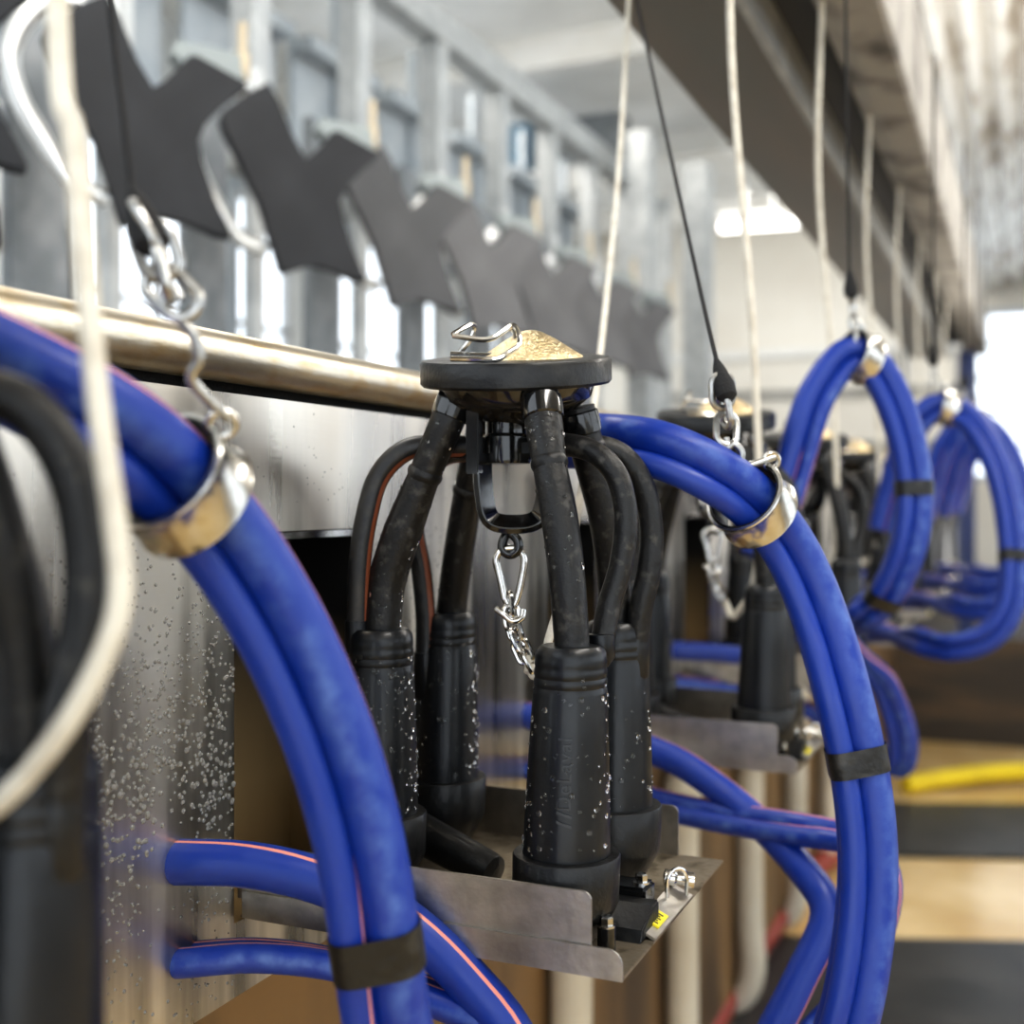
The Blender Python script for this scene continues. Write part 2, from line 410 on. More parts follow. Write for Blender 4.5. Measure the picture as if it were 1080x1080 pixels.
for key, base in SH.items():
    pts, rs = tubes[key]; wp = [P(*a) for a in pts]
    top = wp[-1]
    ax = V((0, 0, 1))
    lean = (top - (base + V((0, 0, .185)))); lean.z = 0; lean = lean * .8
    S = Matrix.Translation(base) @ Matrix(((1, 0, lean.x / .185, 0), (0, 1, lean.y / .185, 0), (0, 0, 1, 0), (0, 0, 0, 1)))
    bm = new()
    prof = [(.0284, .045), (.0284, .058), (.0279, .075), (.0262, .12), (.0243, .160), (.0238, .163), (.0232, .1645), (.0238, .166), (.0238, .169), (.0232, .1705), (.0238, .172), (.0236, .1755), (.0231, .177), (.0235, .1785), (.0233, .182), (.0226, .187), (.0195, .1905), (.012, .1905)]
    lathe(bm, prof, S, 48)
    sh = obj('teat_cup_shell', bm, M['shell'], cl); shell_objs[key] = (sh, S, prof)
    bm = new()
    lathe(bm, [(.006, .0), (.017, .0), (.0235, .006), (.0335, .024), (.0345, .027), (.0350, .0555), (.0342, .0568), (.0288, .0572), (.0284, .050)], S, 48)
    obj('shell_cap', bm, M['rubber'], sh)
    cp = catmull(wp, 9); bm = new(); sweep(bm, cp, [r for r in rs], 18); mt = obj('milk_tube', bm, M['tube'], cl)
    if key != 'rear_right':
        bm = new(); rnd = random.Random(len(key)); rl = lerpr(rs, len(cp))
        for q_ in range(70 if key != 'rear_left' else 35):
            i_ = rnd.randrange(6, len(cp) - 2); f_ = rnd.random(); t_ = (cp[i_ + 1] - cp[i_]).normalized(); c_ = cp[i_].lerp(cp[i_ + 1], f_)
            x_ = t_.cross(FWD).normalized(); y_ = t_.cross(x_); y_ = -y_ if y_.dot(FWD) > 0 else y_
            a_ = rnd.uniform(-1.5, 1.5); n_ = x_ * math.sin(a_) + y_ * math.cos(a_)
            drops(bm, c_ + n_ * rl[i_] * .985, n_, rnd.choice((.0007, .0009, .0012, .0018)), .6, 7)
        o = obj('water_droplets', bm, M['drop'], mt); o['kind'] = 'stuff'; o['label'] = 'clear water droplets'
    bm = new()
    d = (wp[1] - wp[0]).normalized(); r0 = rs[0]
    lathe(bm, [(r0 + .0002, -.006), (r0 + .0014, -.005), (r0 + .0018, .002), (r0 + .0014, .0095), (r0 + .0002, .0105)], axis_mtx(wp[0] + d * .009, d), 28, caps=False)
    obj('ferrule', bm, M['black_gloss'], mt)
    bm = new()
    q = wp[2] if key != 'rear_right' else wp[1]; d = (wp[3] - wp[1]).normalized()
    lathe(bm, [(rs[2], -.006), (rs[2] + .0012, -.004), (rs[2] + .0012, -.001), (rs[2], .002)], axis_mtx(q, d), 24, caps=False)
    obj('tube_collar', bm, M['tube'], mt)

# pulse tubes
ptubes = [
 ([(520, 472, .86), (470, 471, .868), (430, 474, .868), (400, 502, .868), (386, 548, .866), (379, 600, .866), (377, 668, .868)], .0082, M['ptube'], FWD, 'front_left'),
 ([(520, 474, .88), (470, 480, .92), (445, 505, .945), (436, 550, .955), (444, 600, .962), (449, 655, .965), (448, 700, .965)], .0082, M['ptube'], RGT, 'rear_left'),
 ([(560, 470, .85), (597, 469, .822), (628, 478, .808), (651, 503, .80), (660, 545, .797), (655, 595, .796), (642, 640, .793), (634, 684, .785)], .0080, M['tube'], None, 'front_right'),
 ([(570, 470, .87), (620, 470, .872), (655, 480, .872), (678, 512, .872), (687, 560, .872), (684, 605, .87), (676, 640, .87), (671, 686, .873)], .0088, M['tube'], None, 'rear_right'),
]
for pts, r, m, ref, key in ptubes:
    wp = [P(*a) for a in pts]
    po = obj('pulse_tube', sweep(new(), catmull(wp, 8), r, 14, marks=[(wp[3], (RGT * .95 - FWD * .35) if key == 'front_left' else (RGT * .75 - FWD * .6)), (wp[5], (RGT * .95 - FWD * .35) if key == 'front_left' else (RGT * .75 - FWD * .6))] if ref else None), m, cl)
    bm = new()   # moulded nipple the tube pushes onto
    e = wp[-1]; d = V((0, 0, -1))
    nl = {'front_left': .016, 'rear_left': .030, 'front_right': .010, 'rear_right': .022}[key]
    lathe(bm, [(r * .6, -.006), (r + .0008, -.0055), (r + .0010, .0), (r + .0010, nl), (r * .6, nl + .006)], axis_mtx(e + V((0, 0, .004)), d), 20)
    obj('pulse_nipple', bm, M['shell'], po)
# manifold bar, hub and handle loop under the claw
bm = new()
a, b_ = P(472, 474, .872), P(596, 472, .835)
sweep(bm, [a, a.lerp(b_, .5), b_], 1, prof=[(x * .0065, y * .0065) for x, y in ((1, .6), (.6, 1), (-.6, 1), (-1, .6), (-1, -.6), (-.6, -1), (.6, -1), (1, -.6))])
obj('pulse_manifold', bm, M['black_gloss'], cl)
bm = new()
lathe(bm, [(.010, -.0135), (.0172, -.0130), (.0180, -.0105), (.0172, .006), (.0150, .0085), (.0150, .018), (.019, .026)], axis_mtx(P(534, 470, .855), UP), 28)
box(bm, P(497, 500, .835) + V((-.003, -.003, 0)), P(503, 432, .835) + V((.003, .004, 0)), .0008)
obj('claw_hub', bm, M['black_gloss'], cl)
hp = [(509, 478, .842), (509, 500, .842), (511, 525, .842), (515, 543, .842), (524, 551, .842), (542, 553, .842), (560, 551, .842), (570, 543, .842), (575, 525, .842), (577, 500, .842), (577, 478, .842)]
bm = new()
bw = (FWD * .88 + RGT * .48).normalized()
sweep(bm, catmull([P(*a) for a in hp], 5), 1, ref=bw, prof=[(.010, .0018), (.0092, .0026), (-.0092, .0026), (-.010, .0018), (-.010, -.0018), (-.0092, -.0026), (.0092, -.0026), (.010, -.0018)])
obj('handle_loop', bm, M['black_gloss'], cl)
bm = new()
sweep(bm, catmull([P(538, 557, .842), P(539, 562, .838), P(546, 570, .836), P(546, 580, .836), P(538, 585, .837), P(530, 580, .838), P(531, 569, .84)], 5, True), .0034, 10, closed=True)
obj('hanging_eye', bm, M['black_gloss'], cl)

# raised maker's lettering on the front right shell, reading upwards
def shell_text():
    sh, S, prof = shell_objs['front_right']
    cu = bpy.data.curves.new('txt', 'FONT'); cu.body = 'DeLaval'; cu.size = .0128; cu.extrude = .0; cu.align_x = 'CENTER'; cu.align_y = 'CENTER'
    cu.space_character = 1.12
    to = bpy.data.objects.new('txt', cu); COL.objects.link(to)
    bpy.context.view_layer.update()
    me = bpy.data.meshes.new_from_object(to.evaluated_get(bpy.context.evaluated_depsgraph_get()))
    bpy.data.objects.remove(to); bpy.data.curves.remove(cu)
    bm = new(); bm.from_mesh(me); bpy.data.meshes.remove(me)
    # two slanted leaf strokes of the emblem at the left of the word
    xmin = min(v.co.x for v in bm.verts)
    for k, x0 in enumerate((-.0115, -.0055)):
        vs = [bm.verts.new((xmin + x0 + dx, dy, 0)) for dx, dy in ((0, -.0045), (.0018, -.0045), (.0048, .0045), (.003, .0045))]
        bm.faces.new(vs)
    bmesh.ops.subdivide_edges(bm, edges=[e for e in bm.edges if e.calc_length() > .003], cuts=1)
    r = bmesh.ops.extrude_face_region(bm, geom=bm.faces[:])
    tops = {v for v in r['geom'] if isinstance(v, bmesh.types.BMVert)}
    camdir = (CAM - (S @ V((0, 0, .1)))); az0 = math.atan2(camdir.y, camdir.x) - .08
    def rad(z):
        for (r1, z1), (r2, z2) in zip(prof, prof[1:]):
            if z1 <= z <= z2: return r1 + (r2 - r1) * (z - z1) / max(1e-9, z2 - z1)
        return .025
    for v in bm.verts:
        z = .113 + v.co.x; rr = rad(z) + (.0010 if v in tops else -.0004)
        az = az0 - v.co.y / .0265          # text's up points to the left on the shell
        v.co = S @ V((rr * math.cos(az), rr * math.sin(az), z))
    M['letter'] = mat('raised_letter_rubber', (.020, .022, .026), .3)
    o = obj('embossed_lettering', bm, M['letter'], sh, smooth=False)
    o['label'] = 'raised maker name reading upwards'
shell_text()
# water beads on the shells
for key, (sh, S, prof) in shell_objs.items():
    bm = new(); rnd = random.Random(len(key) * 7 + ord(key[-3]))
    for i in range({'front_left': 240, 'rear_left': 170, 'front_right': 110, 'rear_right': 60}[key]):
        z = rnd.uniform(.06, .172); 
        for (r1, z1), (r2, z2) in zip(prof, prof[1:]):
            if z1 <= z <= z2: rr = r1 + (r2 - r1) * (z - z1) / max(1e-9, z2 - z1)
        c = (CAM - (S @ V((0, 0, .1)))); az = math.atan2(c.y, c.x) + rnd.uniform(-1.5, 1.5)
        n = V((math.cos(az), math.sin(az), .08))
        drops(bm, S @ V((rr * math.cos(az), rr * math.sin(az), z)), n, rnd.choice((.0006, .0009, .0011, .0014, .0021)), .6, 7)
    o = obj('water_droplets', bm, M['drop'], sh); o['kind'] = 'stuff'; o['label'] = 'clear water droplets'

NCL = 9
cl_labels = {0: 'black milking cluster far out of focus, cut off by the left photo edge',
 2: 'blurred black milking cluster directly behind the sharp front one', 3: 'third milking cluster, just past the second blurred lid'}
clusters = {1: cl}
def cluster_label(k):
    return cl_labels.get(k, '%s milking cluster along the row, counting the sharp one as first' % ORD[k])
jit = random.Random(5)
for k in [0] + list(range(2, NCL)):
    c = dup(cl, (jit.uniform(-.004, .006) if k > 1 else 0, (k - 1) * PITCH + (jit.uniform(-.008, .008) if k > 1 else 0), 0), cluster_label(k), skip=('water_droplets', 'embossed_lettering'))
    if k == 0: c.location += V((-.045, .06, 0))
    if k > 1: c.rotation_euler.z = jit.uniform(-.10, .10)
    clusters[k] = c

# ------------------------------------------------------------------ TRAYS
TO = W(-.36, .80, -.288)
tr = thing('cluster_tray', 'stainless cluster tray under the sharp milking cluster with yellow sticker', 'tray', TO, 'steel trays under the clusters')
Y0, Y1, XR = .676, .93, -.222
bm = new()
box(bm, W(PX + .002, Y0, -.2885), W(XR, Y1, -.2865), .0004)
obj('tray_floor', bm, M['traydirty'], tr, smooth=False)
def plate_poly(x0, x1, z0, z1, rc, n=6):
    pts = [(x0, z0), (x1, z0)]
    for k in range(n + 1):
        a = math.pi / 2 * k / n; pts.append((x1 - rc + rc * math.cos(a), z1 - rc + rc * math.sin(a)))
    pts.append((x0, z1)); return pts
def xz(y): return Matrix(((1, 0, 0, 0), (0, 0, 1, y), (0, 1, 0, H), (0, 0, 0, 1)))
bm = new(); extrude_poly(bm, plate_poly(PX + .004, XR, -.2885, -.270, .010), xz(Y0 - .0005), .0018)
obj('tray_lip', bm, M['traysteel'], tr, smooth=False)
bm = new(); extrude_poly(bm, plate_poly(PX - .001, -.2425, -.276, -.238, .006), xz(Y0 + .0015), .0018)
obj('front_flange', bm, M['traysteel'], tr, smooth=False)
bm = new(); extrude_poly(bm, plate_poly(PX + .004, -.258, -.2885, -.247, .006), xz(Y1 - .003), .0018)
obj('rear_flange', bm, M['traysteel'], tr, smooth=False)
bm = new(); box(bm, W(-.300, .772, -.2865), W(-.238, .797, -.2645), .002)
obj('mount_block', bm, M['black_gloss'], tr, smooth=False)
bm = new()
mtx = Matrix(((0, 0, 1, -.288), (1, 0, 0, 0), (0, 1, 0, H), (0, 0, 0, 1)))
extrude_poly(bm, [(.733, -.2865), (.772, -.2865), (.772, -.270), (.760, -.270), (.737, -.279)], mtx, .060, .0012)
obj('hinge_pad', bm, M['rubber'], tr, smooth=False)
def bolt(x, y, z0, zs, rs, nm='bolt'):
    if zs > z0 + .002:
        bm = new(); lathe(bm, [(rs, z0), (rs, zs)], Matrix.Translation((x, y, H)), 20); s = obj('standoff', bm, M['black_gloss'], tr)
    else: s = tr
    bm = new()
    lathe(bm, [(.0058, zs), (.0058, zs + .0012), (.0042, zs + .0013)], Matrix.Translation((x, y, H)), 20)
    lathe(bm, [(.0043, zs + .0012), (.0043, zs + .0055), (.0036, zs + .0065)], Matrix.Translation((x, y, H)), 6)
    obj('bolt', bm, M['chrome'], s, smooth=False)
bolt(-.2425, .706, -.2865, -.268, .0058)
bolt(-.2445, .785, -.2645, -.2645, .005)
bolt(-.285, .785, -.2645, -.2645, .005)
# sloping edge strip with the sticker
q = Matrix.Rotation(math.radians(24), 3, 'Y')
bm = new(); box(bm, W(-.238, .742, -.2835), W(-.221, .835, -.2815), .0003, q); obj('edge_strip', bm, M['traysteel'], tr, smooth=False)
bm = new(); box(bm, W(-.2355, .757, -.2822), W(-.2235, .780, -.2802), 0, q); stk = obj('warning_sticker', bm, M['sticker'], tr, smooth=False); stk['label'] = 'yellow sticker with black print'
bm = new()
for i, (yy, ln) in enumerate(((.760, .0085), (.7635, .006), (.767, .008), (.7705, .005), (.774, .0075))):
    box(bm, W(-.2295 - ln / 2, yy, -.2812), W(-.2295 + ln / 2, yy + .0016, -.2799), 0, q)
obj('sticker_print', bm, M['ink'], stk, smooth=False)
bm = new(); wc = [W(-.232, .805, -.279), W(-.231, .803, -.266), W(-.228, .806, -.260), W(-.224, .812, -.260), W(-.221, .816, -.266), W(-.221, .815, -.279)]
sweep(bm, catmull(wc, 5), .0015, 8); obj('wire_clip', bm, M['chrome'], tr)
bm = new(); lathe(bm, [(.003, 0), (.006, .001), (.006, .008), (.004, .010), (.004, .016), (.0055, .017), (.0055, .022), (.002, .023)], axis_mtx(W(-.241, .826, -.272), (1, .35, -.1)), 16)
obj('latch_pin', bm, M['chrome'], tr)
bm = new(); sweep(bm, [P(405, 858, .94).lerp(P(523, 921, .868), q_) for q_ in (0, .2, .4, .6, .8, .955, .985, 1.0)], [.0155, .0155, .015, .0145, .0138, .013, .012, .006], 24)
obj('washing_nozzle', bm, M['rubber'], tr)
tray_labels = {0: 'steel tray below the black cluster at the left photo edge'}
for k in range(2, NCL):
    dup(tr, (0, (k - 1) * PITCH, 0), ('steel tray below the blurred second cluster behind the front tray' if k == 2 else '%s steel tray along the row, counting the sharp front one as first' % ORD[k]), skip=('sticker_print',) if k > 4 else ())

# ------------------------------------------------------------------ CURB PANELS with recess pockets
PO = W(PX, .73, -.343)
def panel(k):
    y0, y1 = .445 + (k - 1) * PITCH, .445 + k * PITCH - .0015
    ry0, ry1 = .672 + (k - 1) * PITCH, .832 + (k - 1) * PITCH
    rz0, rz1 = -.292, -.0245
    lab = 'stainless splash panel with square recess behind the sharp milking cluster' if k == 1 else ('stainless splash panel behind the second milking cluster' if k == 2 else '%s stainless splash panel along the curb, counting from the sharp cluster' % ORD[k])
    t = thing('splash_panel', lab, 'panel', W(PX, (y0 + y1) / 2, -.343), 'stainless curb panels')
    bm = new(); z0, z1 = -.343, .0715
    ys = [y0, ry0, ry1, y1]; zs = [z0, rz0, rz1, z1]
    def quad(a, b, c, d): bm.faces.new([bm.verts.new(W(*p)) for p in (a, b, c, d)])
    g = {}
    def vv(x, y, z):
        key = (round(x, 5), round(y, 5), round(z, 5))
        if key not in g: g[key] = bm.verts.new(W(x, y, z))
        return g[key]
    for i in range(3):
        for j in range(3):
            if i == 1 and j == 1: continue
            bm.faces.new([vv(PX, ys[i], zs[j]), vv(PX, ys[i + 1], zs[j]), vv(PX, ys[i + 1], zs[j + 1]), vv(PX, ys[i], zs[j + 1])])
    for i in range(3):      # folded top and bottom returns
        bm.faces.new([vv(PX, ys[i], z1), vv(PX, ys[i + 1], z1), vv(PX - .06, ys[i + 1], z1 + .002), vv(PX - .06, ys[i], z1 + .002)])
        bm.faces.new([vv(PX, ys[i], z0), vv(PX, ys[i + 1], z0), vv(PX - .015, ys[i + 1], z0), vv(PX - .015, ys[i], z0)])
    obj('panel_sheet', bm, M['panel'], t, smooth=False)
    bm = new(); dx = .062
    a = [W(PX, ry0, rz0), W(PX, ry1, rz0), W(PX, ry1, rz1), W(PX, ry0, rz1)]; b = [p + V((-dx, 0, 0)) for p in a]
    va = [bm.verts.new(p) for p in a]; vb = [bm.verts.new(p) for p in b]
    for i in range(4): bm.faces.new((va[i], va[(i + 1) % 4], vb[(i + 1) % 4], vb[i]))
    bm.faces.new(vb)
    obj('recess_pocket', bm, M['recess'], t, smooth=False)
    bm = new(); box(bm, W(PX - .001, ry1 - .0025, rz0), W(PX + .0015, ry1 + .0005, rz1)); box(bm, W(PX - .006, ry0, rz1 - .006), W(PX - .001, ry1, rz1 - .001))
    obj('recess_edge', bm, M['chrome'], t, smooth=False)
    return t
panels = {k: panel(k) for k in range(1, NCL)}
# beads of water on the front panel
bm = new(); rnd = random.Random(11)
cnt = 0
while cnt < 1550:
    y = rnd.uniform(.50, .672); z = rnd.uniform(-.338, .0)
    dens = (.25 + .75 * math.exp(-((z + .16) / .085) ** 2))
    if z > -.03: dens *= .35
    if abs(y - .598) < .012 and z < -.17: dens *= .4
    if rnd.random() > dens: continue
    if any(abs(y - .611) < .02 and abs(z - zz) < .02 for zz in (-.233, -.29)): continue
    big = math.exp(-((z + .18) / .06) ** 2)
    r = rnd.uniform(.0005, .0011) + big * rnd.uniform(0, .0009)
    drops(bm, W(PX, y, z), V((1, 0, 0)), r * 1.25, .6, 8); cnt += 1
for i in range(420):
    y = rnd.uniform(.845, 1.0); z = rnd.uniform(-.28, -.02); drops(bm, W(PX, y, z), V((1, 0, 0)), rnd.uniform(.0005, .0012), .5, 6)
for i in range(90):
    y = rnd.uniform(.47, 1.0); z = rnd.uniform(-.02, .065); drops(bm, W(PX, y, z), V((1, 0, 0)), rnd.uniform(.0004, .0007), .5, 6)
o = obj('water_droplets', bm, M['drop_panel'], panels[1]); o['kind'] = 'stuff'; o['label'] = 'clear water droplets'

# ------------------------------------------------------------------ CURB RAIL
bm = new(); sweep(bm, [W(-.509, y, .0970) for y in [-.4 + .1 * i for i in range(75)]], .0172, 28)
rail = obj('curb_rail', bm, M['railsteel'], None); tag(rail, 'long round stainless rail running along the top of the curb', 'rail')

bm = new(); box(bm, W(-.536, -.4, .03), W(-.528, 7.0, .11))  # black backing added so the gap under the rail reads dark
tag(obj('rail_gap_backing', bm, M['cord'], None, False), 'black backing strip added to darken the gap under the curb rail', 'backing')

# ------------------------------------------------------------------ BLUE HOSE BUNDLES
def nplane(c):
    out = []
    for i in range(len(c)):
        t = (c[min(i + 1, len(c) - 1)] - c[max(i - 1, 0)]).normalized()
        n = t.cross(FWD); n = n.normalized() if n.length > .05 else out[-1][0]
        out.append((n, t.cross(n).normalized()))
    return out
LAY = [('milk_hose', (.0090, .0), .0145, 'milk'), ('pulse_hose', (-.0115, -.0075), .0096, 'pulse'), ('pulse_hose', (-.0085, .0115), .0096, 'pulse')]
def bundle(label, center, tails, tapes, heads=None, tape_r=.0268, nseg=8, ms=None):
    c = catmull([P(*a) for a in center], nseg); fr = nplane(c)
    root = thing('hose_bundle', label, 'hose bundle', c[len(c) // 2], 'blue hose bundles')
    for (nm, (a, b), r, m), tl, hd in zip(LAY, tails, heads or [[], [], []]):
        pts = [c[i] + fr[i][0] * a - fr[i][1] * b for i in range(0, len(c), nseg // 2)]
        pts = [P(*q) for q in hd] + pts + [P(*q) if len(q) == 3 else W(*q[:3]) for q in tl]
        cp = catmull(pts, 5); mk = None
        msx = ms[0 if nm == 'milk_hose' else 1] if ms else None
        if ms: mk = [(c[int(q * (len(c) - 1))] + fr[int(q * (len(c) - 1))][0] * a, fr[int(q * (len(c) - 1))][0] * x - FWD * y + RGT * z) for q, x, y, z in msx] + [(cp[-1], UP * 1.0 - FWD * .3)]
        obj(nm, sweep(new(), cp, r, 18, ref=fr[0][0], marks=mk), M[m], root)
    for s, wd in tapes:
        i = int(s * (len(c) - 1)); t = (c[i + 1] - c[i - 1]).normalized(); n, b = fr[i]
        bm = new()
        ov = []
        K = 40
        for k in range(K):
            a = 2 * math.pi * k / K; dirv = (math.cos(a), math.sin(a))
            s_ = max(dirv[0] * o_[0] + dirv[1] * -o_[1] + r_ for _, o_, r_, _ in LAY) + .0011
            ov.append(s_)
        # outline of the wrapped hoses from their support function
        pts2 = []
        for k in range(K):
            a = 2 * math.pi * k / K; h = ov[k]; dh = (ov[(k + 1) % K] - ov[k - 1]) / (4 * math.pi / K)
            pts2.append((h * math.cos(a) - dh * math.sin(a), h * math.sin(a) + dh * math.cos(a)))
        rings = [[bm.verts.new(c[i] + t * x + n * (p[0] + 0) + b * p[1]) for p in pts2] for x in (-wd / 2, -wd / 6, wd / 6, wd / 2)]
        for A, B in zip(rings, rings[1:]):
            for k in range(K): bm.faces.new((A[k], A[(k + 1) % K], B[(k + 1) % K], B[k]))
        obj('tape_band', bm, M['tape'], root)
    return root, c, fr
# front bundle: comes from the cluster at the left edge, through its ring, down and back to the panel outlets
b0, c0, f0 = bundle('thick blue hose bundle in the left foreground, hung in the nearest steel ring',
 [(-260, 330, .45), (-150, 335, .47), (-40, 372, .50), (70, 425, .512), (140, 468, .530), (188, 512, .548), (243, 577, .568), (298, 667, .580), (345, 775, .588), (376, 880, .594), (394, 985, .60), (408, 1080, .612), (430, 1170, .63)],
 [[(480, 1240, .66), (545, 1215, .70), (548, 1110, .735), (490, 1030, .748), (420, 968, .755), (340, 930, .758), (262, 912, .760), (186, 909, .764), (150, 908, .80)],
  [(470, 1265, .66), (560, 1250, .70), (590, 1150, .72), (520, 1085, .74), (440, 1050, .75), (360, 1020, .758), (270, 1010, .763), (186, 1016, .764), (150, 1015, .80)],
  [(470, 1275, .68), (565, 1260, .715), (600, 1150, .738), (530, 1080, .756), (450, 1045, .766), (360, 1017, .772), (270, 1005, .777), (186, 1010, .78), (150, 1010, .80)]],
 [(.845, .024)], ms=([(.3, 1, .3, 0), (.55, 1, -.1, 0), (.98, 1, -.5, 0)], [(.3, .2, -1, 0), (.62, 1, -1, 0), (.84, .9, .5, 0), (.98, .6, 1, 0)]))
b1, c1, f1 = bundle('blue hose bundle rising from the sharp cluster through the middle steel ring',
 [(600, 466, .93), (640, 468, .925), (690, 475, .90), (745, 498, .892), (793, 532, .905), (832, 582, .918), (862, 650, .915), (886, 730, .895), (904, 812, .89), (913, 890, .885), (911, 970, .88), (897, 1060, .875), (872, 1140, .88)],
 [[(835, 1180, .92), (800, 1130, .99), (840, 1040, 1.02), (872, 965, 1.04), (845, 915, 1.07), (790, 858, 1.13), (730, 812, 1.19), (690, 792, 1.22), (640, 775, 1.25), (590, 762, 1.28), (553, 754, 1.295), (535, 752, 1.34)],
  [(840, 1200, .93), (830, 1120, 1.0), (905, 1030, 1.02), (935, 950, 1.01), (925, 905, 1.02), (890, 888, 1.04), (830, 880, 1.08), (760, 868, 1.14), (700, 855, 1.20), (640, 835, 1.25), (556, 812, 1.295), (535, 808, 1.34)],
  [(840, 1210, .95), (835, 1120, 1.02), (910, 1030, 1.035), (940, 945, 1.025), (925, 895, 1.035), (890, 878, 1.055), (830, 866, 1.09), (760, 856, 1.15), (700, 843, 1.21), (640, 825, 1.26), (556, 806, 1.305), (535, 804, 1.34)]],
 [(.665, .020)], ms=([(.1, 1, -.3, 0), (.4, 1, -.6, 0), (.98, 1, -.6, 0)],) * 2)
b2, c2, f2 = bundle('blue hose bundle looping high beyond the second cluster, hung near the beam',
 [(800, 590, 1.40), (822, 540, 1.41), (838, 490, 1.42), (858, 425, 1.425), (884, 385, 1.43), (906, 376, 1.43), (930, 400, 1.43), (952, 452, 1.425), (963, 515, 1.42), (957, 575, 1.42), (935, 625, 1.44), (908, 650, 1.48)],
 [[(890, 665, 1.6), (905, 690, 1.75), (937, 720, 1.82), (955, 775, 1.86), (945, 805, 1.9), (905, 770, 1.93), (850, 715, 1.9), (780, 692, 1.86), (711, 686, 1.828), (690, 685, 1.87)],
  [(888, 672, 1.6), (900, 700, 1.75), (925, 725, 1.82), (942, 780, 1.86), (935, 812, 1.9), (900, 790, 1.93), (850, 750, 1.9), (780, 730, 1.86), (711, 722, 1.828), (690, 720, 1.87)],
  [(888, 668, 1.62), (912, 695, 1.77), (943, 725, 1.84), (962, 780, 1.88), (950, 815, 1.92), (900, 785, 1.94), (850, 745, 1.92), (780, 727, 1.88), (711, 718, 1.84), (690, 716, 1.87)]],
 [(.73, .018), (.93, .018)], ms=([(.2, -.7, .6, 0), (.6, .3, -1, 0), (.8, 1, .2, 0), (.95, 1, .5, 0)],) * 2)
b3, c3, f3 = bundle('blue hose bundle swinging out at the right, its ring lower than the high loop',
 [(930, 560, 2.0), (940, 520, 2.0), (955, 470, 1.98), (975, 438, 1.96), (998, 430, 1.95), (1028, 448, 1.92), (1055, 500, 1.88), (1068, 570, 1.84), (1066, 635, 1.82), (1040, 672, 1.83), (1000, 682, 1.86), (968, 675, 1.92)],
 [[(930, 665, 2.05), (890, 655, 2.2), (840, 650, 2.35), (796, 649, 2.362), (780, 649, 2.4)],
  [(930, 672, 2.05), (890, 672, 2.2), (840, 675, 2.35), (796, 676, 2.362), (780, 676, 2.4)],
  [(930, 670, 2.07), (890, 668, 2.22), (840, 672, 2.36), (796, 672, 2.372), (780, 672, 2.4)]],
 [(.66, .018)], ms=([(.2, -.7, .6, 0), (.7, 1, .0, 0), (.95, -1, .3, 0)],) * 2)
far_b = ['blue hose bundle looping beside the fifth cluster at the right photo edge', 'blue hose loop beside the sixth cluster, far and blurred', 'blue hose loop beside the seventh cluster, far and blurred']
for j, lb in enumerate(far_b):
    d = dup(b3, (.02 + .0 * j, PITCH * (j + 1), .01), lb)

# ------------------------------------------------------------------ RINGS, HOOKS, CHAINS AND CORDS
def hanger(label, c, fr, idx, chain_top, cord_top, hook, ang=None, chain_links=None, detail=True, tiltf=.42):
    t = (c[idx + 2] - c[idx - 2]).normalized(); n, b = fr[idx]
    root = thing('hose_hanger', label, 'hose hanger', c[idx], 'steel ring hose hangers')
    LL, LW, LR = (.026, .0082, .0027) if detail else (.019, .0058, .0019)
    bm = new()
    pr = [(.0290, -.0135), (.0312, -.0135), (.0318, -.0125), (.0304, -.0100), (.0297, 0), (.0304, .0100), (.0318, .0125), (.0312, .0135), (.0290, .0135), (.0284, 0)]
    ta = (t + FWD * tiltf).normalized(); mtx = axis_mtx(c[idx], ta)
    lathe(bm, pr + [pr[0]], mtx, 48, caps=False)
    rg = obj('ring', bm, M['ringsteel'], root)
    bm = new()
    lathe(bm, [(.0287, -.0128), (.0272, -.0130), (.0266, .0), (.0272, .0125), (.0282, .0125), (.0282, .0), (.0287, -.0128)], mtx, 40, caps=False)
    obj('ring_liner', bm, M['rubber'], rg)
    # ear with eye
    ear = c[idx] - t * .012 + n * .034
    bm = new(); sweep(bm, catmull([ear + n * (.006 * math.cos(a)) + t * (.006 * math.sin(a)) for a in [2 * math.pi * k / 10 for k in range(10)]], 2, True), .002, 8, closed=True)
    obj('ring_eye', bm, M['ringsteel'], rg)
    hk = [ear + n * .004, *[P(*a) for a in hook]]
    obj('hook', sweep(new(), catmull(hk, 7), .0027 if detail else .0022, 10), M['chain'], root)
    chain(root, [P(*hook[-1]), *[P(*a) for a in chain_top]], LL, LW, LR, M['chain'], n=chain_links)
    top = P(*chain_top[-1])
    cd = obj('cord', sweep(new(), catmull([top, *[P(*a) if len(a) == 3 else a for a in cord_top]], 8), .0018, 8), M['cord'], root)
    bm = new(); lathe(bm, [(.003, -.018), (.008, -.013), (.0085, -.004), (.0045, .012), (.0015, .020)], axis_mtx(top, (V(P(*cord_top[0])) - top)), 12)
    obj('knot', bm, M['cord'], cd)
    return root
i0 = 5 * 8; i1 = 4 * 8; i2 = 5 * 8; i3 = 4 * 8
hanger('nearest steel hose ring hanging on a chain and black cord at left', c0, f0, i0, [(176, 300, .525), (165, 262, .525), (150, 232, .525)], [(140, 205, .528), (128, 110, .54), (115, 0, .555), (60, -480, .60), (10, -945, .622)],
       [(203, 402, .53), (210, 380, .527), (205, 355, .525), (190, 338, .525), (175, 328, .524), (172, 312, .524), (182, 305, .525), (190, 316, .525)], chain_links=4)
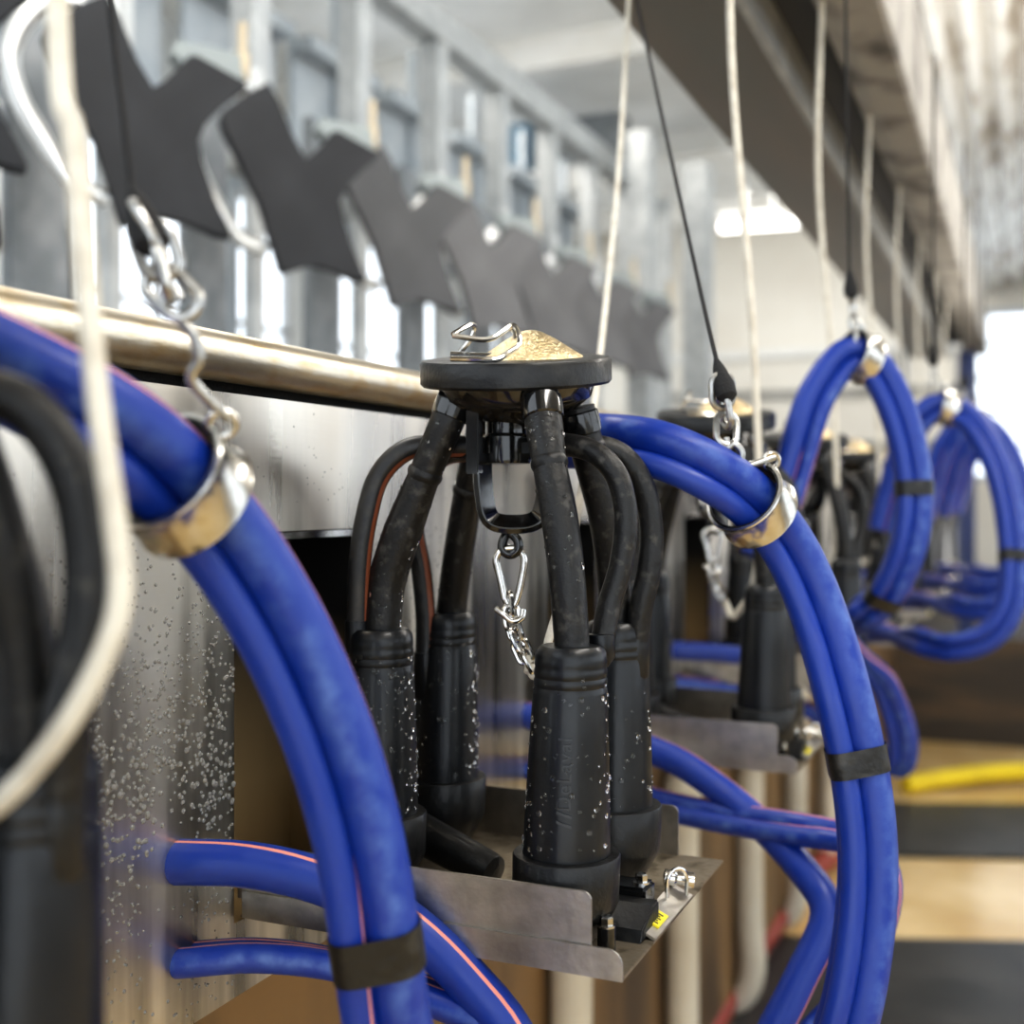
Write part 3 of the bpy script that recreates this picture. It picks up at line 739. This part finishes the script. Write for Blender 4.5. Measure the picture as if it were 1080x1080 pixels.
hanger('steel hose ring on a black cord right of the sharp cluster', c1, f1, i1, [(766, 440, .90), (762, 418, .90), (762, 402, .90)], [(757, 385, .905), (735, 290, 1.0), (690, 85, 1.25), (655, -78, 1.51)],
       [(785, 492, .895), (782, 476, .893), (774, 468, .893), (768, 472, .893), (766, 462, .895)], chain_links=3)
hanger('steel hose ring on a chain holding the high blue loop', c2, f2, i2, [(900, 335, 1.42), (897, 300, 1.42)], [(896, 285, 1.42), (893, 100, 1.42), (891, -118, 1.425)],
       [(903, 362, 1.42), (902, 350, 1.42)], detail=False)
h3 = hanger('steel hose ring holding the low blue loop at right', c3, f3, i3, [(985, 395, 1.95), (984, 375, 1.95)], [(984, 360, 1.95), (984, 200, 1.95), (985, 57, 1.95)],
       [(992, 418, 1.95), (988, 408, 1.95)], detail=False)
for j, lb in enumerate(('steel hose ring beside the fifth cluster, far and blurred', 'steel hose ring beside the sixth cluster, far and blurred', 'steel hose ring beside the seventh cluster, far and blurred')):
    dup(h3, (.02, PITCH * (j + 1), .01), lb)

# claw chains with snap hook, and the white lift ropes
ch = thing('claw_chain', 'short shiny chain with snap hook hanging under the sharp cluster handle', 'chain', P(540, 580, .838), 'chains under the cluster handles')
sn = [(538, 578, .838), (547, 580, .838), (553, 590, .838), (550, 612, .838), (545, 632, .838), (540, 640, .838), (534, 634, .838), (529, 612, .838), (523, 592, .838), (528, 581, .838)]
obj('snap_hook', sweep(new(), catmull([P(*a) for a in sn], 5, True), .0026, 10, closed=True), M['chrome'], ch)
bm = new(); sweep(bm, [P(524, 594, .836), P(528, 612, .835), P(532, 632, .835)], .0026, 10); obj('hook_gate', bm, M['chrome'], ch)
bm = new(); sweep(bm, catmull([P(523, 642, .835), P(531, 648, .833), P(540, 655, .833), P(550, 652, .834), P(552, 643, .836)], 5), .0024, 10); obj('hook_tail', bm, M['chrome'], ch)
chain(ch, [P(538, 632, .838), P(541, 660, .837), P(550, 684, .836), P(560, 704, .836)], .0185, .0056, .0018, M['chrome'], n=6)
for k in range(2, 7):
    dup(ch, (0, (k - 1) * PITCH, 0), '%s chain along the row, hanging under the %s cluster handle' % (ORD[k], ORD[k]))

rope_tops = {0: (-.275, .262), 1: (-.30, .84), 2: (-.285, 1.24), 3: (-.285, 1.82), 4: (-.285, 2.40), 5: (-.285, 2.98), 6: (-.285, 3.56), 7: (-.285, 4.14), 8: (-.285, 4.72)}
ROPE_Z = .752
def rope(k, pts, label, knot, rr=.0031):
    r = thing('lift_rope', label, 'rope', pts[0], 'white lift ropes')
    obj('rope', sweep(new(), catmull(pts, 8), rr, 10), M['rope'], r)
    if knot is not None:
        bm = new(); kp = [knot + V((.004 * math.cos(a * 1.9), .004 * math.sin(a * 1.9), -.006 + .0022 * a)) for a in [i * .7 for i in range(9)]]
        sweep(bm, catmull(kp, 4), .0031, 8); obj('rope_knot', bm, M['rope'], r)
rope(0, [P(-150, 905, .41), P(-70, 880, .40), P(0, 846, .392), P(66, 770, .386), P(110, 690, .384), P(127, 625, .386), P(120, 540, .39), P(101, 400, .397), P(78, 150, .41), P(60, 0, .42), P(20, -500, .46).lerp(W(-.30, .33, ROPE_Z), .3), W(-.30, .36, ROPE_Z)], 'thick white rope in the left foreground, bent back at its lower end', None, .0040)
rope(1, [P(557, 700, .836), P(563, 713, .834), P(572, 700, .833), P(580, 670, .836), P(590, 635, .845), P(606, 560, .88), P(630, 400, 1.12), P(652, 185, 1.38), P(663, 0, 1.50), P(669, -98, 1.515)], 'white rope tied to the chain of the sharp cluster', P(562, 704, .836))
for k in range(2, 9):
    x, y = rope_tops[k]
    e = P(560, 704, .836) + V((0, (k - 1) * PITCH, 0))
    top = W(x, y, ROPE_Z)
    rope(k, [e, e + V((.02, -.03, -.012)), e + V((.045, -.03, .06)), e.lerp(top, .35) + V((.03, -.01, 0)), e.lerp(top, .7), top], '%s white rope along the beam, hanging above the %s cluster' % (ORD[k], ORD[k]), None, .0042)

# ------------------------------------------------------------------ OVERHEAD BEAM (rope duct)
by0, by1 = -.3, 6.6
beam = thing('overhead_duct', 'long dark steel overhead duct with white ropes coming out below', 'duct', W(-.4, 3, .73))
def prism(bm, prof, y0, y1):
    a = [bm.verts.new(W(x, y0, z)) for x, z in prof]; b = [bm.verts.new(W(x, y1, z)) for x, z in prof]
    n = len(prof); bm.faces.new(a); bm.faces.new(b[::-1])
    for k in range(n): bm.faces.new((a[k], a[(k + 1) % n], b[(k + 1) % n], b[k]))
    return bm
obj('cover_sheet', prism(new(), [(-.567, .73), (-.39, .73), (-.39, .95), (-.40, .95), (-.40, .745), (-.555, .745), (-.567, .80)], by0, by1), M['beam'], beam, smooth=False)
bm = prism(new(), [(-.393, .722), (-.379, .722), (-.379, .95), (-.393, .95)], by0, by1)
obj('folded_edge', bm, M['galv'], beam, smooth=False)
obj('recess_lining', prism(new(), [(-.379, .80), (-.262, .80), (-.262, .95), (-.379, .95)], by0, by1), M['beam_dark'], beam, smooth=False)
obj('rope_carrier', prism(new(), [(-.300, .752), (-.262, .735), (-.205, .73), (-.197, .735), (-.197, .95), (-.262, .95), (-.285, .80), (-.300, .80)], by0, by1), M['beam_dirty'], beam, smooth=False)
for y in (.6, 2.2, 3.8, 5.4):
    bm = new(); box(bm, W(-.40, y, .94), W(-.37, y + .03, 2.6)); obj('hanger_rod', bm, M['galv'], beam, smooth=False)
post = obj('beam_post', box(box(new(), W(-.33, 6.38, -1.2), W(-.25, 6.46, .74), .004), W(-.37, 6.34, -1.2), W(-.21, 6.50, -1.18)), M['bluepaint'], None, False)
tag(post, 'dark blue steel post standing under the far end of the duct', 'post')
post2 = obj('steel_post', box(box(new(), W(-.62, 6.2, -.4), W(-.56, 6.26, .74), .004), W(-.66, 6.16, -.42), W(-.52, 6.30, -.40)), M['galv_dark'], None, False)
tag(post2, 'grey steel post left of the dark blue post', 'post')

# ------------------------------------------------------------------ LEFT SIDE: stall pads and frames
def smooth_poly(pts, n=5):
    return [(p.x, p.y) for p in catmull([V((x, y, 0)) for x, y in pts], n, True)]
def px2(pt):   # outline measured on the third pad (pixels) to metres about its centre
    return ((pt[0] - 312) / FPX * 3.05 * 1.04, (197 - pt[1]) / FPX * 3.05)
outline = [(281, 94), (291, 112), (306, 148), (318, 172), (328, 164), (349, 134), (356, 133), (398, 149), (399, 154), (378, 174), (360, 192), (354, 208), (357, 226), (368, 252), (385, 286), (384, 292), (372, 291), (348, 282), (326, 276), (308, 283), (298, 291), (292, 288), (285, 262), (272, 220), (254, 184), (236, 154), (232, 141), (236, 130), (262, 107)]
PADX, PADZ = -1.73, .795
nrm = V((.80, -.60, 0)).normalized(); sx = UP.cross(nrm).normalized()
pad_lab = ['black stall pad cut off at the left photo edge', 'large black stall pad behind the black cord at upper left', 'third black stall pad from the left, above the curb rail', 'fourth black stall pad from the left', 'fifth black stall pad, above the sharp cluster lid', 'sixth black stall pad, just right of the sharp cluster lid', 'seventh black stall pad from the left, far and blurred', 'eighth black stall pad from the left, far and blurred']
pc = W(PADX, 1.43, PADZ)
pd = thing('stall_pad', pad_lab[0], 'stall pad', pc, 'black stall pads')
PM = Matrix((( sx.x, 0, nrm.x, pc.x), (sx.y, 0, nrm.y, pc.y), (0, 1, 0, pc.z), (0, 0, 0, 1)))
bm = new(); extrude_poly(bm, [px2(p) for p in outline], PM, .035, .006)
obj('pad_plate', bm, M['pad'], pd)
def padp(u, v, off=-.03):
    x, y = px2((u, v)); return PM @ V((x, y, off))
bm = sweep(new(), catmull([padp(268, 92, -.06), padp(248, 96, -.06), padp(226, 112, -.06), padp(212, 146, -.06), padp(218, 180, -.06), padp(236, 214, -.06), padp(262, 250, -.06), padp(290, 262, -.05)], 6), .021, 14)
obj('bent_tube', bm, M['polish'], pd)
bm = new(); extrude_poly(bm, [px2(p) for p in ((338, 128), (344, 116), (398, 118), (404, 142), (372, 150), (352, 146))], PM @ Matrix.Translation((0, 0, -.06)), .05, .006)
obj('mount_bracket', bm, M['greyplastic'], pd)
bm = new(); lathe(bm, [(.012, -.03), (.016, -.02), (.016, .03), (.010, .035), (.010, .10), (.004, .105)], Matrix.Translation(padp(402, 128, -.03)), 14)
obj('pivot_pin', bm, M['brass'], pd)
M['pad_haze_mid'] = mat('pad_haze_mid_plastic', (.055, .056, .06), .5, noise=((.075, .076, .08), 8, .4, .7))  # lighter pad copy, background haze put into its colour
M['pad_haze_far'] = mat('pad_haze_far_plastic', (.11, .11, .115), .5, noise=((.14, .14, .145), 8, .4, .7))  # farthest pads, lightened more for the same painted haze
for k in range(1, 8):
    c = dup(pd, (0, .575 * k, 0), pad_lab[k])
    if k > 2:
        pl = [x for x in c.children if x.name.startswith('pad_plate')][0]; pl.data = pl.data.copy(); pl.data.materials[0] = M['pad_haze_mid' if k == 3 else 'pad_haze_far']

# stall posts: a broad grey plate and a slim tube for each stall
for k in range(0, 8):
    y = 1.40 + .575 * k
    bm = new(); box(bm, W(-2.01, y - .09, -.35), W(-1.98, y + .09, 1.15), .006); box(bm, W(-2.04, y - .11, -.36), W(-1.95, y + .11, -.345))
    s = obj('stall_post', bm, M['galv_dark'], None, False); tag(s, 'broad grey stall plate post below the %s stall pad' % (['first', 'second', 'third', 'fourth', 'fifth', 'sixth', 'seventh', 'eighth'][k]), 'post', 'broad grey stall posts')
    bm = new(); lathe(bm, [(.045, -.36), (.045, -.345), (.030, -.345), (.030, 1.2)], Matrix.Translation(W(-2.0, y + .23, 0)), 14)
    s = obj('stall_tube', bm, M['galv'], None); tag(s, 'slim grey upright tube right of the %s broad stall post' % (['first', 'second', 'third', 'fourth', 'fifth', 'sixth', 'seventh', 'eighth'][k]), 'tube', 'slim stall tubes')
# galvanised portal frame above with its header
FX = -2.07
for k in range(0, 9):
    y = 1.70 + .58 * k
    bm = new(); box(bm, W(FX - .04, y - .045, .95), W(FX + .04, y + .045, 1.72), .003)
    s = obj('frame_post', bm, M['galv'], None, False); tag(s, 'short galvanised upright under the header, %s from the left' % ['first', 'second', 'third', 'fourth', 'fifth', 'sixth', 'seventh', 'eighth', 'ninth'][k], 'post', 'galvanised frame uprights')
    if k < 8:
        bm = new(); box(bm, W(FX - .30, y + .05, 1.0), W(FX - .28, y + .53, 1.55), .004); box(bm, W(FX - .28, y + .30, 1.0), W(FX - .25, y + .34, 1.84)); box(bm, W(FX - .30, y + .05, 1.55), W(FX - .20, y + .53, 1.60)); box(bm, W(FX - .30, y + .27, -.35), W(FX - .27, y + .31, 1.0))
        s = obj('head_gate', bm, M['gatepanel'], None, False); tag(s, 'pale grey head gate plate seen between uprights, %s from the left' % ['first', 'second', 'third', 'fourth', 'fifth', 'sixth', 'seventh', 'eighth'][k], 'gate', 'head gates behind the uprights')
hb = thing('header_beam', 'long galvanised header beam running above the stall uprights', 'beam', W(FX, 4, 1.79))
bm = new(); box(bm, W(FX - .05, .8, 1.72), W(FX + .05, 6.6, 1.84), .004); obj('top_rail', bm, M['galv'], hb, False)
bm = new(); box(bm, W(FX - .025, .8, .92), W(FX + .025, 6.6, .97), .004); obj('lower_rail', bm, M['galv'], hb, False)

# ------------------------------------------------------------------ pipes and hoses in the pit
pv = thing('drain_pipe', 'cream plastic pipe below the sharp cluster tray', 'pipe', W(-.585, 1.555, -1.2), 'cream pipes on the pit wall')
bm = new(); sweep(bm, catmull([W(-.585, 1.555, -.35), W(-.585, 1.555, -.6), W(-.585, 1.555, -.95), W(-.58, 1.555, -1.08), W(-.61, 1.555, -1.15), W(-.68, 1.555, -1.165)], 6), .029, 20); obj('pipe_run', bm, M['pvc'], pv)
bm = new(); lathe(bm, [(.029, -.03), (.035, -.028), (.035, .028), (.029, .03)], Matrix.Translation(W(-.585, 1.555, -.55)), 20); obj('pipe_coupling', bm, M['pvc'], pv)
for k, lb in enumerate(('cream plastic pipe left of the red floor hose', 'third cream plastic pipe, behind the upper end of the red hose', 'fourth cream plastic pipe, below the third tray', 'fifth cream plastic pipe along the pit wall', 'sixth cream plastic pipe along the pit wall')):
    dup(pv, (0, .58 * (k + 1), 0), lb)
bm = sweep(new(), catmull([P(u_, v_, d_ * .984) for u_, v_, d_ in ((690, 1180, 2.25), (745, 1085, 2.62), (790, 1010, 3.02), (838, 945, 3.50), (862, 915, 3.75), (880, 900, 3.93))], 8), .034, 14)
tag(obj('red_hose', bm, M['red'], None), 'dull red hose lying along the pit floor', 'hose')
bm = sweep(new(), catmull([P(955, 828, 4.8), P(990, 822, 4.86), P(1040, 816, 4.93), P(1090, 813, 4.97), P(1140, 815, 4.97), P(1300, 818, 4.98), P(1480, 824, 4.9)], 8), .036, 14)
tag(obj('yellow_hose', bm, M['yellow'], None), 'bright yellow hose lying across the far pit floor', 'hose')
def floor_mat(y0, y1, label):
    bm = new(); q = Matrix.Rotation(math.radians(20), 3, 'Z'); box(bm, W(-.62, y0, -1.2), W(1.4, y1, -1.186), .004)
    c = W(-.31, (y0 + y1) / 2, -1.19); bmesh.ops.rotate(bm, cent=c, matrix=q, verts=bm.verts)
    tag(obj('rubber_mat', bm, M['mat_rubber'], None, False), label, 'mat', 'dark rubber mats on the pit floor')
floor_mat(1.9, 3.32, 'nearest dark rubber mat on the pit floor')
floor_mat(4.2, 4.9, 'dark rubber mat beyond the bright wet strip of floor')

# ------------------------------------------------------------------ ROOM
def plane_box(lo, hi): return box(new(), W(*lo), W(*hi))
struct('floor', plane_box((-5, -3, -1.3), (4, 12.5, -1.2)), M['wet_floor'])
struct('wall_curb', plane_box((-.68, -1.0, -1.2), (-.62, 6.2, -.33)), M['woodwall'])
struct('floor_platform', plane_box((-4.4, -1.0, -.42), (-.625, 12, -.35)), M['platform'])
struct('wall_pit_end', plane_box((-.68, 6.2, -1.2), (3.4, 6.3, -.68)), M['endwall'])
struct('floor_step', plane_box((-.62, 6.3, -1.2), (3.4, 11, -.72)), M['endwall'])
# far wall with a window
wx0, wx1, wz0, wz1 = -.48, 1.5, .15, 1.62
bm = new()
YB = 11.0
for lo, hi in (((-4.4, YB, -1.2), (wx0, YB + .1, 3.2)), ((wx1, YB, -1.2), (3.5, YB + .1, 3.2)), ((wx0, YB, -1.2), (wx1, YB + .1, wz0)), ((wx0, YB, wz1), (wx1, YB + .1, 3.2))):
    box(bm, W(*lo), W(*hi))
struct('wall_back', bm, M['warmwall'])
def window(n, lo, hi, axis, nv, nh):
    """frame with bars plus glass; axis = the thin direction"""
    bm = new(); t = .05
    a = 1 if axis == 0 else 0
    def bar(a0, a1, z0, z1):
        l, h = list(lo), list(hi); l[a], h[a], l[2], h[2] = a0, a1, z0, z1; box(bm, W(*l), W(*h))
    bar(lo[a], lo[a] + t, lo[2], hi[2]); bar(hi[a] - t, hi[a], lo[2], hi[2]); bar(lo[a], hi[a], lo[2], lo[2] + t); bar(lo[a], hi[a], hi[2] - t, hi[2])
    for k in range(1, nv):
        c = lo[a] + (hi[a] - lo[a]) * k / nv; bar(c - .02, c + .02, lo[2], hi[2])
    for k in range(1, nh):
        c = lo[2] + (hi[2] - lo[2]) * k / nh; bar(lo[a], hi[a], c - .018, c + .018)
    w = struct('window_%d' % n, bm, M['frame'])
    l, h = list(lo), list(hi); m = (lo[axis] + hi[axis]) / 2; l[axis], h[axis] = m - .003, m + .003
    g = struct('glass', plane_box(l, h), M['glass'], parent=w)
window(1, (wx0, YB + .02, wz0), (wx1, YB + .08, wz1), 1, 3, 5)
# left wall: low wall, piers, head; long windows between
bm = new(); XL = -4.3
box(bm, W(XL - .1, -1, -.4), W(XL, 11, .25)); box(bm, W(XL - .1, -1, 1.85), W(XL, 11, 3.2))
box(bm, W(XL - .1, -1, .25), W(XL, 4.5, 1.85))
piers = [4.4, 6.4, 8.7, 10.9]
for y in piers: box(bm, W(XL - .1, y, .25), W(XL, y + .16, 1.85))
struct('wall_left', bm, M['greywall'])
for i, (a, b) in enumerate(zip(piers, piers[1:])): window(i + 2, (XL - .07, a + .16, .25), (XL - .03, b, 1.85), 0, 3, 2)
# right wall beyond the pit, unseen; window band set low to brighten the panel
bm = new(); XR_ = 3.4
box(bm, W(XR_, -3, -1.2), W(XR_ + .1, 11, -.25)); box(bm, W(XR_, -3, 1.6), W(XR_ + .1, 11, 3.2))
pr = [-3, .2, 3.6, 7.2, 10.8]
for y in pr: box(bm, W(XR_, y, -.25), W(XR_ + .1, y + .2, 1.6))
struct('wall_right', bm, M['greywall'])
for i, (a, b) in enumerate(zip(pr, pr[1:])): window(i + 8, (XR_ + .03, a + .2, -.25), (XR_ + .07, b, 1.6), 0, 3, 2)
# ceilings
struct('ceiling', plane_box((-4.4, -1, 2.6), (-.4, 11.1, 2.7)), M['ceiling'])
bm = new()     # corrugated roof sheet sloping up on the right
nx, ny = 140, 2
g = []
for i in range(nx + 1):
    x = -.42 + 4.0 * i / nx
    z = 1.75 + .16 * (x + .42) + .035 * math.sin(i * math.pi / 2.0)
    g.append([bm.verts.new(W(x, -3, z)), bm.verts.new(W(x, 11.1, z))])
for a, b in zip(g, g[1:]): bm.faces.new((a[0], b[0], b[1], a[1]))
struct('ceiling_roof', bm, M['roofsheet'], True)
for i, y in enumerate((3.2, 5.2, 7.2, 9.2)):
    bm = new(); box(bm, W(-4.3, y + 1, 2.42), W(-.4, y + 1.1, 2.6)); struct('trim_%d' % (i + 1), bm, M['white'])
# far cross beam and dark shutter box on the left of the duct
bm = new(); a, b = P(536, 200, 7.5), P(690, 176, 7.5)
box(bm, V((a.x, a.y, a.z - .04)), V((b.x, a.y + .12, a.z + .10)))
tag(obj('cross_beam', bm, M['white'], None, False), 'pale horizontal cross beam far back under the ceiling', 'beam')
sb = thing('shutter_box', 'dark shutter opening with a blue side, far back left of the duct', 'shutter', P(595, 190, 7.8))  # shutter box, free of the ceiling, without rods
a, b = P(560, 186, 7.8), P(668, 128, 7.8)
bm = new(); box(bm, V((a.x, a.y, a.z)), V((b.x, a.y + .2, b.z)), .01); obj('shutter_slats', bm, M['galv_dark'], sb, False)
a, b = P(530, 186, 7.8), P(562, 132, 7.8); bm = new(); box(bm, V((a.x, a.y, a.z)), V((b.x, a.y + .2, b.z)), .01); obj('blue_side', bm, M['steelblue'], sb, False)
# wall bands and door rail on the far wall
for i, (z0, z1) in enumerate(((1.28, 1.36), (.92, .98), (.42, .5))):
    bm = new(); box(bm, W(-3.2, YB - .06, z0), W(-.55, YB, z1)); struct('trim_%d' % (i + 6), bm, M['platform'] if i else M['white'])
# bluish uprights (open steel frames in front of the far wall)
for u, d, w, lb in ((676, 6.2, .06, 'pale blue upright behind the white front rope'), (736, 6.8, .075, 'pale blue upright behind the black cord of the middle ring'), (700, 7.6, .05, 'slim grey upright between the two pale blue uprights')):
    p = P(u, 500, d); bm = new(); box(bm, V((p.x - w, p.y - w, H - .36)), V((p.x + w, p.y + w, H + 1.9)), .006); box(bm, V((p.x - w * 1.6, p.y - w * 1.6, H - .36)), V((p.x + w * 1.6, p.y + w * 1.6, H - .34)))
    tag(obj('upright', bm, M['steelpale'] if 'steelpale' in M else M['galv'], None, False), lb, 'post', 'uprights before the far wall')
# lamps
def lamp(p, ang, ln, label):
    t = thing('ceiling_lamp', label, 'lamp', p, 'tube lamps under the ceiling')
    dv = V((math.cos(ang), math.sin(ang), 0)) * ln / 2
    obj('lamp_tube', sweep(new(), [p - dv, p, p + dv], .035, 14), M['lamp'], t)
    bm = new(); box(bm, p + V((-ln / 2, -.06, .05)), p + V((ln / 2, .06, .09)), .004)
    bmesh.ops.rotate(bm, cent=p, matrix=Matrix.Rotation(ang, 3, 'Z'), verts=bm.verts); obj('lamp_housing', bm, M['white'], t, False)
    for s in (-.35, .35):
        q = p + dv * s; bm = new(); box(bm, q + V((-.008, -.008, .085)), q + V((.008, .008, 2.6 + H - p.z))); obj('lamp_rod', bm, M['galv'], t, False)
lamp(P(801, 237, 8.8), math.radians(6), .58, 'bright tube lamp glowing left of the duct')

# ------------------------------------------------------------------ LIGHT
wd = bpy.data.worlds.new('World'); scn.world = wd; wd.use_nodes = True
bg = wd.node_tree.nodes['Background']; bg.inputs[0].default_value = (.86, .93, 1.0, 1); bg.inputs[1].default_value = 2.2
def area(name, loc, target, sx_, sy_, power, col=(1, .96, .9)):
    l = bpy.data.lights.new(name, 'AREA'); l.shape = 'RECTANGLE'; l.size = sx_; l.size_y = sy_; l.energy = power; l.color = col
    o = bpy.data.objects.new(name, l); COL.objects.link(o); o.location = loc
    o.rotation_euler = (V(target) - V(loc)).to_track_quat('-Z', 'Y').to_euler()
area('pit_fill', W(.75, .6, 1.6), W(-.2, .8, -.3), 1.6, .25, 26)  # added fill over the pit, no fixture modelled
area('pit_fill', W(.75, 3.2, 1.7), W(-.2, 3.2, -.6), .3, 1.8, 45)
area('stall_fill', W(-1.3, 1.6, 2.4), W(-1.0, 1.8, 0), .4, 2.4, 60)  # added area lamp that fills the stall side
area('stall_fill', W(-2.6, 4.5, 2.5), W(-2.2, 4.8, 0), .4, 3.0, 80)
area('roof_fill', W(1.6, 4.5, .9), W(.6, 4.5, 2.2), .4, 4.0, 60)  # unseen lamp added to brighten the roof sheet from below
area('far_fill', W(-1.8, 8.8, 2.3), W(-1.8, 9.6, .6), 2.5, .5, 30)  # added fill that lifts the far wall

# ------------------------------------------------------------------ CAMERA
cam = bpy.data.cameras.new('camera'); co = bpy.data.objects.new('camera', cam); COL.objects.link(co)
co.location = CAM; co.rotation_euler = (math.radians(90), 0, YAW)
cam.sensor_fit = 'HORIZONTAL'; cam.sensor_width = 36; cam.lens = FPX / 1080 * 36
cam.shift_y = (HOR - 540) / 1080
cam.clip_start = .02; cam.clip_end = 100
cam.dof.use_dof = True; cam.dof.focus_distance = .795
cam.dof.aperture_fstop = (cam.lens / 1000) / .0105; cam.dof.aperture_blades = 0
scn.camera = co
scn.view_settings.view_transform = 'Standard'; scn.view_settings.look = 'Medium High Contrast'; scn.view_settings.exposure = 0.0
scn.cycles.use_denoising = True
scn.cycles.max_bounces = 10; scn.cycles.transmission_bounces = 8; scn.cycles.sample_clamp_indirect = 6
